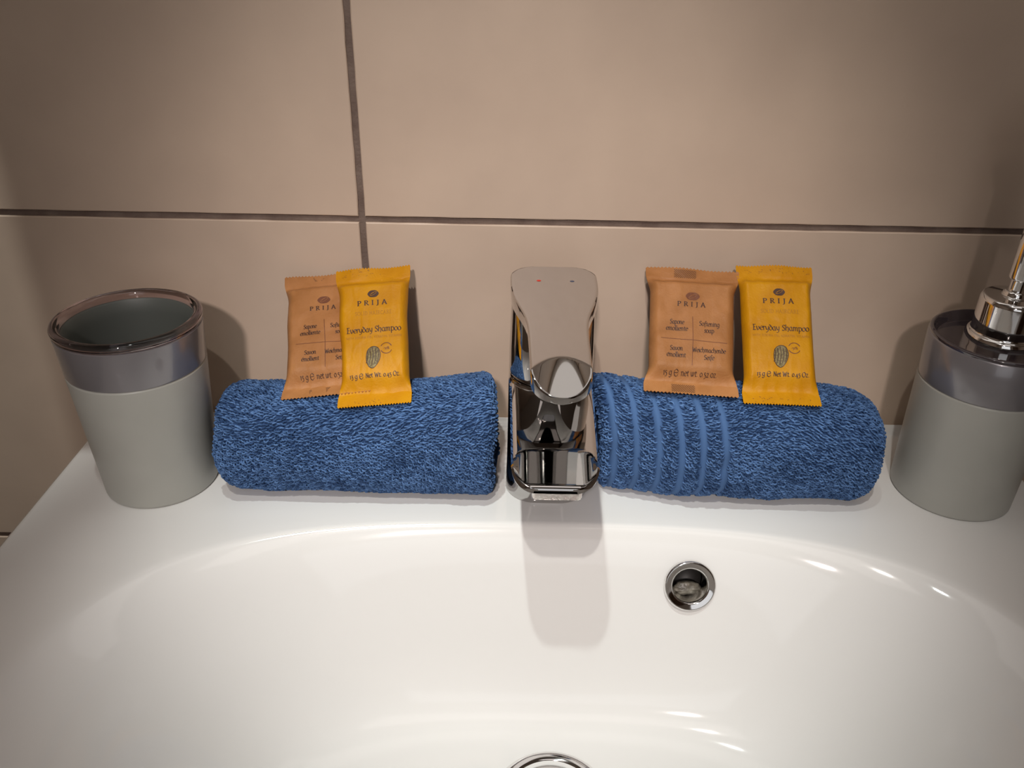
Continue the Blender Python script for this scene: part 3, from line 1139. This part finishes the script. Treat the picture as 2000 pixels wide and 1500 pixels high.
# ------------------------------------------------------------------ wrapped bars
def packet(name, label, cat, group, bl, br, tl_, tr_, thick, m_, kind, seed, seal=(.10, .105), bend=(.9, .15)):
    """corners of the flat wrapper in world space: bottom-left/right, top-left/right"""
    bl, br, tl_, tr_ = map(Vector, (bl, br, tl_, tr_))
    org = (bl + br) / 2
    W = (((br - bl).length + (tr_ - tl_).length) / 2)
    H = ((tl_ + tr_) / 2 - org).length
    vax = ((tl_ + tr_) / 2 - org).normalized()
    uax = (br - bl) + (tr_ - tl_)
    uax = (uax - vax * uax.dot(vax)).normalized()
    nax = uax.cross(vax)                       # towards the viewer
    if nax.y > 0:
        nax = -nax
    wb, wt = (br - bl).length, (tr_ - tl_).length
    rs = np.random.RandomState(seed)
    s0, s1 = seal                              # bottom and top seal, fraction of height
    e = empty(name, org, label, cat, group)

    def prof(u, v):
        """height of the front face above the mid plane, u in -1..1, v in 0..1"""
        tv = np.clip((v - s0) / .12, 0, 1) * np.clip((1 - s1 - v) / .065, 0, 1)
        tv = tv * tv * (3 - 2 * tv) if not np.isscalar(tv) else tv * tv * (3 - 2 * tv)
        d = 1 - np.abs(u)
        sh = np.clip(d / .20, 0, 1)
        sh = np.sin(sh * PI / 2) ** .8
        cren = vnoise(u * 3 + seed, v * 4 + seed) * .055 + vnoise(u * 9 + seed, v * 11) * .02
        body = thick * tv * sh * (1 + cren)
        # creases fanning out of the seals
        fan = np.abs(np.sin((u * (6 + 2 * np.cos(seed)) + seed) * PI * .5)) ** 3
        nearS = np.exp(-((v - s0 - .03) / .05) ** 2) + np.exp(-((v - (1 - s1) + .03) / .05) ** 2)
        wr = fan * nearS * .00035
        sealw = ((v < s0) + (v > 1 - s1)) * .0004 * np.sin(u * 2.4 + seed)
        side = .0004 * vnoise(u * 2 + 8, v * 22 + seed) * np.exp(-((np.abs(u) - .84) / .1) ** 2)
        crease = np.clip(1 - np.abs(vnoise(u * 2.6 + seed * 1.7, v * 3.8 + seed)) * 5.5, 0, 1) ** 2 * .00022
        crease = crease - np.clip(1 - np.abs(vnoise(u * 3.4 + seed * 2.9, v * 5 + 3)) * 6, 0, 1) ** 2 * .00020
        return body + wr + sealw + side + crease

    def pos(u, v, h):
        """u -1..1, v 0..1, h offset along normal; returns local Vector"""
        tv = min(1, max(0, (v - s0 * .6) / .16)) * min(1, max(0, (1 - s1 * .6 - v) / .16))
        tv = tv * tv * (3 - 2 * tv)
        w = (wb + (wt - wb) * v) / 2
        pinch = 1 - .085 * tv * (1 + .3 * float(vnoise(v * 5, seed + (1 if u > 0 else 4))))
        x = u * w * pinch
        hh = h
        y = v * H
        # bent seals
        if v < s0:
            t = (s0 - v) / s0
            hh += bend[0] * .0045 * t
        if v > 1 - s1:
            t = (v - 1 + s1) / s1
            hh += -bend[1] * .004 * t + .0008 * math.sin(u * 4 + seed) * t
        cb = bl.lerp(br, .5)
        side = (tl_ + tr_) / 2 - org
        return uax * x + vax * y + nax * hh

    def frontpt(x, y, lift):
        """point on the actual wrapper facets, lifted along the normal"""
        v = min(.999, max(.001, y / H))
        w = (wb + (wt - wb) * v) / 2
        tv = min(1, max(0, (v - s0 * .6) / .16)) * min(1, max(0, (1 - s1 * .6 - v) / .16))
        tv = tv * tv * (3 - 2 * tv)
        u0 = x / w
        pinch = 1 - .085 * tv * (1 + .3 * float(vnoise(v * 5, seed + (1 if u0 > 0 else 4))))
        u = max(-.995, min(.995, u0 / pinch))
        fi, fj = (u + 1) / 2 * (nu - 1), v * (nv - 1)
        i, j = int(fi), int(fj)
        fi, fj = fi - i, fj - j
        a = V[j * nu + i].lerp(V[j * nu + i + 1], fi)
        b = V[(j + 1) * nu + i].lerp(V[(j + 1) * nu + i + 1], fi)
        return tuple(a.lerp(b, fj) + nax * lift)

    teeth = 26
    nu = teeth * 2 + 1
    nv = 96
    V, F = [], []
    for side in (1, -1):
        off = len(V)
        for j in range(nv):
            v = j / (nv - 1)
            for i in range(nu):
                u = -1 + 2 * i / (nu - 1)
                h = float(prof(u, v)) * (1 if side > 0 else -.55) + (.00012 if side > 0 else -.00012)
                vv = v
                if j == 0:
                    vv = v + (.0 if i % 2 else .0115)
                if j == nv - 1:
                    vv = v - (.0 if i % 2 else .0115)
                V.append(pos(u, vv, h))
        F += grid_faces(nu, nv, off, flip=(side < 0))
    n = nu * nv
    for j in range(nv - 1):
        for i0 in (0, nu - 1):
            a, b = j * nu + i0, (j + 1) * nu + i0
            q = (a, b, b + n, a + n)
            F.append(q if i0 == 0 else q[::-1])
    for i in range(nu - 1):
        for j0 in (0, nv - 1):
            a, b = j0 * nu + i, j0 * nu + i + 1
            q = (a, b, b + n, a + n)
            F.append(q[::-1] if j0 == 0 else q)
    bm_ = bmesh.new()
    me = bpy.data.meshes.new('wrapper')
    me.from_pydata([tuple(p) for p in V], [], F)
    bm_.from_mesh(me)
    bmesh.ops.recalc_face_normals(bm_, faces=bm_.faces)
    bm_.to_mesh(me)
    bm_.free()
    me.materials.append(m_)
    me.polygons.foreach_set('use_smooth', [True] * len(me.polygons))
    me.set_sharp_from_angle(angle=math.radians(50))
    o = bpy.data.objects.new('wrapper', me)
    C.objects.link(o)
    o.parent = e

    def add(nm_, strokes, nib, thin, mm, ang=35, par=o, lift=.00010):
        v_, f_ = ribbon(strokes, nib, thin, frontpt, ang, lift=lift)
        return mk(nm_, v_, f_, mm, par, smooth=False)

    def txt(s, xf_, yf_, hmm, nib=.28, thin=.11, track=.0, mm=M_ink, width=None, nm_='printed_lettering'):
        hh = hmm
        st, w = text_strokes(s, 0, 0, hh, track)
        if width:
            k = width * W / w
            st = [[(x * k, y) for x, y in q] for q in st]
        st = [[(x + (xf_ + DX) * W, y + (yf_ + DV(yf_)) * H) for x, y in q] for q in st]
        return st

    def group_txt(nm_, lines, nib, thin, mm, ang=35):
        allst = []
        for l in lines:
            allst += l
        return add(nm_, allst, nib, thin, mm, ang)

    K = W / .040        # scale of lettering
    DX = -.012 if kind == 'shampoo' else -.042
    DV = (lambda v: -.01 - .07 * (v - .2)) if kind == 'shampoo' else (lambda v: -.06 if v < .3 else -.08)
    if kind == 'shampoo':
        wf = .04
        group_txt('brand_lettering', [txt('PRIJA', .03, .738, .0018 * K, track=.55, width=.44)], .00062, .00030, M_ink, 10)
        group_txt('product_lettering', [txt('Everyday Shampoo', .03, .532, .00215 * K, width=.73)], .00054, .00022, M_ink)
        group_txt('weight_lettering', [txt('13 g ~ Net Wt. 0.45 Oz.', .03, .20, .00155 * K, width=.66)], .00046, .00020, M_ink)
        group_txt('faint_lettering', [txt('SOLID HAIRCARE', .03, .663, .0014 * K, track=.05, width=.50)], .00024, .00018, M_ink_gold)
        group_txt('ingredient_lettering', [txt('WITH JOJOBA OIL, KERATIN, VITAMIN', .03, .487, .00075 * K, width=.74)], .00020, .00014, M_ink_gold)
        # emblem: small knot of overlapping petals
        ex, ey, er = .018 * W, .770 * H, .0027 * K
        poly = [(ex + er * 1.12 * math.cos(a) * (1 + .02 * math.cos(6 * a)), ey + er * .80 * math.sin(a) * (1 + .02 * math.cos(6 * a))) for a in np.linspace(0, 2 * PI, 28, endpoint=False)]
        v_, f_ = blob(poly, frontpt)
        em = mk('emblem', v_, f_, M_ink, o, smooth=False)
        st = [[(ex + er * .75 * math.cos(t) * k, ey + er * .5 * math.sin(t + k) * k) for t in np.linspace(a, a + 2.2, 9)] for a, k in ((0, .9), (2, .8), (4, .9), (1, .45))]
        add('emblem_lines', st, .00018, .00012, m_, par=em, lift=.00018)
        # cocoa-like ribbed seed
        sx, sy = .008 * W, .325 * H
        k = K * .0049
        outline = [(-.55, -1.05), (-.15, -1.25), (.25, -1.0), (.62, -.45), (.80, .2), (.62, .85), (.25, 1.12), (-.25, 1.1), (-.68, .75), (-.85, .1), (-.8, -.55)]
        outl = smooth(outline + [outline[0]], 4)[:-1]
        poly = [(sx + x * k * .92, sy + y * k * 1.05) for x, y in outl]
        v_, f_ = blob(poly, frontpt)
        sd = mk('seed_drawing', v_, f_, M_seed, o, smooth=False)
        st = [poly + [poly[0]]]
        for q in (-.5, -.25, 0, .25, .5):
            st.append(smooth([(sx + (q * 1.3 - .1 + dx) * k * .9, sy + yy * k) for dx, yy in ((-.15, -1.0 + abs(q) * .7), (0, -.3), (.08, .35), (0, 1.05 - abs(q) * .6))], 5))
        add('seed_outline', st, .00042, .00028, M_ink, par=sd, lift=.00018)
        # round badge: arcs around the middle figure
        bx, by, br_ = .178 * W, .380 * H, .0030 * K
        st = [[(bx + br_ * math.cos(a), by + br_ * math.sin(a)) for a in np.linspace(math.radians(a0), math.radians(a1), 12)] for a0, a1 in ((25, 155), (205, 335))]
        st2, w2 = text_strokes('-50%', 0, 0, .00105 * K)
        st2 = [[(x * .9 + bx, y + by - .0007 * K) for x, y in q] for q in st2]
        add('badge', [s for s in st], .00048, .00040, M_ink_soft)
        add('badge_lettering', st2, .00024, .00016, M_ink_soft)
        # scattered speck print on the seals
        st = []
        for vy in (.035, .955):
            st = []
            for _ in range(26):
                px, py = rs.uniform(-.45, .45) * W, (vy + rs.uniform(-.022, .022)) * H
                a = rs.choice([0, 0, .6, 2.2]) + rs.normal(0, .2)
                l = rs.uniform(.0002, .0011)
                st.append([(px, py), (px + l * math.cos(a), py + l * math.sin(a))])
            add('seal_print', st, .00020, .00014, M_ink_soft)
    else:
        group_txt('brand_lettering', [txt('PRIJA', .035, .735, .0014 * K, track=.6, width=.33)], .00056, .00028, M_ink, 10)
        lines = [txt('Sapone', -.125, .595, .00140 * K, width=.15), txt('emolliente', -.125, .545, .00140 * K, width=.23),
                 txt('Softening', .215, .590, .00140 * K, width=.215), txt('soap', .215, .540, .00140 * K, width=.105),
                 txt('Savon', -.125, .395, .00140 * K, width=.135), txt('emollient', -.125, .345, .00140 * K, width=.20),
                 txt('Weichmachende', .215, .390, .00140 * K, width=.345), txt('Seife', .215, .335, .00140 * K, width=.105)]
        # acute accent of émollient
        lines.append([[(-.254 * W, (.265 + .024) * H), (-.242 * W, (.265 + .031) * H)]])
        group_txt('product_lettering', lines, .00046, .00020, M_ink)
        group_txt('weight_lettering', [txt('15 g ~ net wt. 0.52 oz.', .03, .205, .00140 * K, width=.56)], .00042, .00019, M_ink)
        cx_ = .0 * W
        st = [[(cx_, .21 * H), (cx_ + .0002, .40 * H), (cx_ - .0002, .575 * H)], [(-.33 * W, .402 * H), (cx_, .398 * H), (.36 * W, .388 * H)]]
        add('dividing_lines', st, .00034, .00030, M_ink_soft)
        ex, ey, er = -.007 * W, .735 * H, .0027 * K
        poly = [(ex + er * 1.10 * math.cos(a) * (1 + .02 * math.cos(6 * a)), ey + er * .72 * math.sin(a) * (1 + .02 * math.cos(6 * a))) for a in np.linspace(0, 2 * PI, 28, endpoint=False)]
        v_, f_ = blob(poly, frontpt)
        em = mk('emblem', v_, f_, M_ink_soft, o, smooth=False)
        st = [[(ex + er * .75 * math.cos(t) * k, ey + er * .5 * math.sin(t + k) * k) for t in np.linspace(a, a + 2.2, 9)] for a, k in ((0, .9), (2, .8), (4, .9), (1, .45))]
        add('emblem_lines', st, .00018, .00012, m_, par=em, lift=.00018)
        st = []
        for vy in (.048, .945):
            st = []
            for r in range(9):
                for c in range(11):
                    px = (-.20 + .022 * c + .011 * (r % 2)) * W
                    py = (vy - .03 + .0075 * r) * H
                    st.append([(px, py), (px + .0006, py + .00035)])
            add('seal_print', st, .00040, .00028, M_ink)
    return e


GS = 'yellow shampoo bar packets'
GB = 'brown paper soap packets'
packet('shampoo_packet', 'yellow shampoo bar packet on the left towel, in front of a brown packet', 'packet', GS,
       (-.0905, -.0775, .0525), (-.0520, -.0775, .0545), (-.1000, -.0135, .1063), (-.0582, -.0135, .1080), .0050, M_yellow, 'shampoo', 3)
packet('soap_packet', 'brown soap packet on the left towel, half hidden by a yellow packet', 'packet', GB,
       (-.1215, -.0712, .0537), (-.0740, -.0697, .0553), (-.1310, -.0060, .0985), (-.0840, -.0055, .1010), .0055, M_kraft, 'soap', 5)
packet('soap_packet', 'brown soap packet standing on the striped right towel', 'packet', GB,
       (.0695, -.0710, .0570), (.1185, -.0710, .0632), (.0740, -.0120, .1093), (.1255, -.0120, .1098), .0055, M_kraft, 'soap', 9)
packet('shampoo_packet', 'yellow shampoo bar packet on the striped right towel, beside a brown packet', 'packet', GS,
       (.1212, -.0765, .0550), (.1605, -.0765, .0610), (.1240, -.0125, .1117), (.1655, -.0125, .1135), .0050, M_yellow, 'shampoo', 14)

bpy.context.view_layer.update()
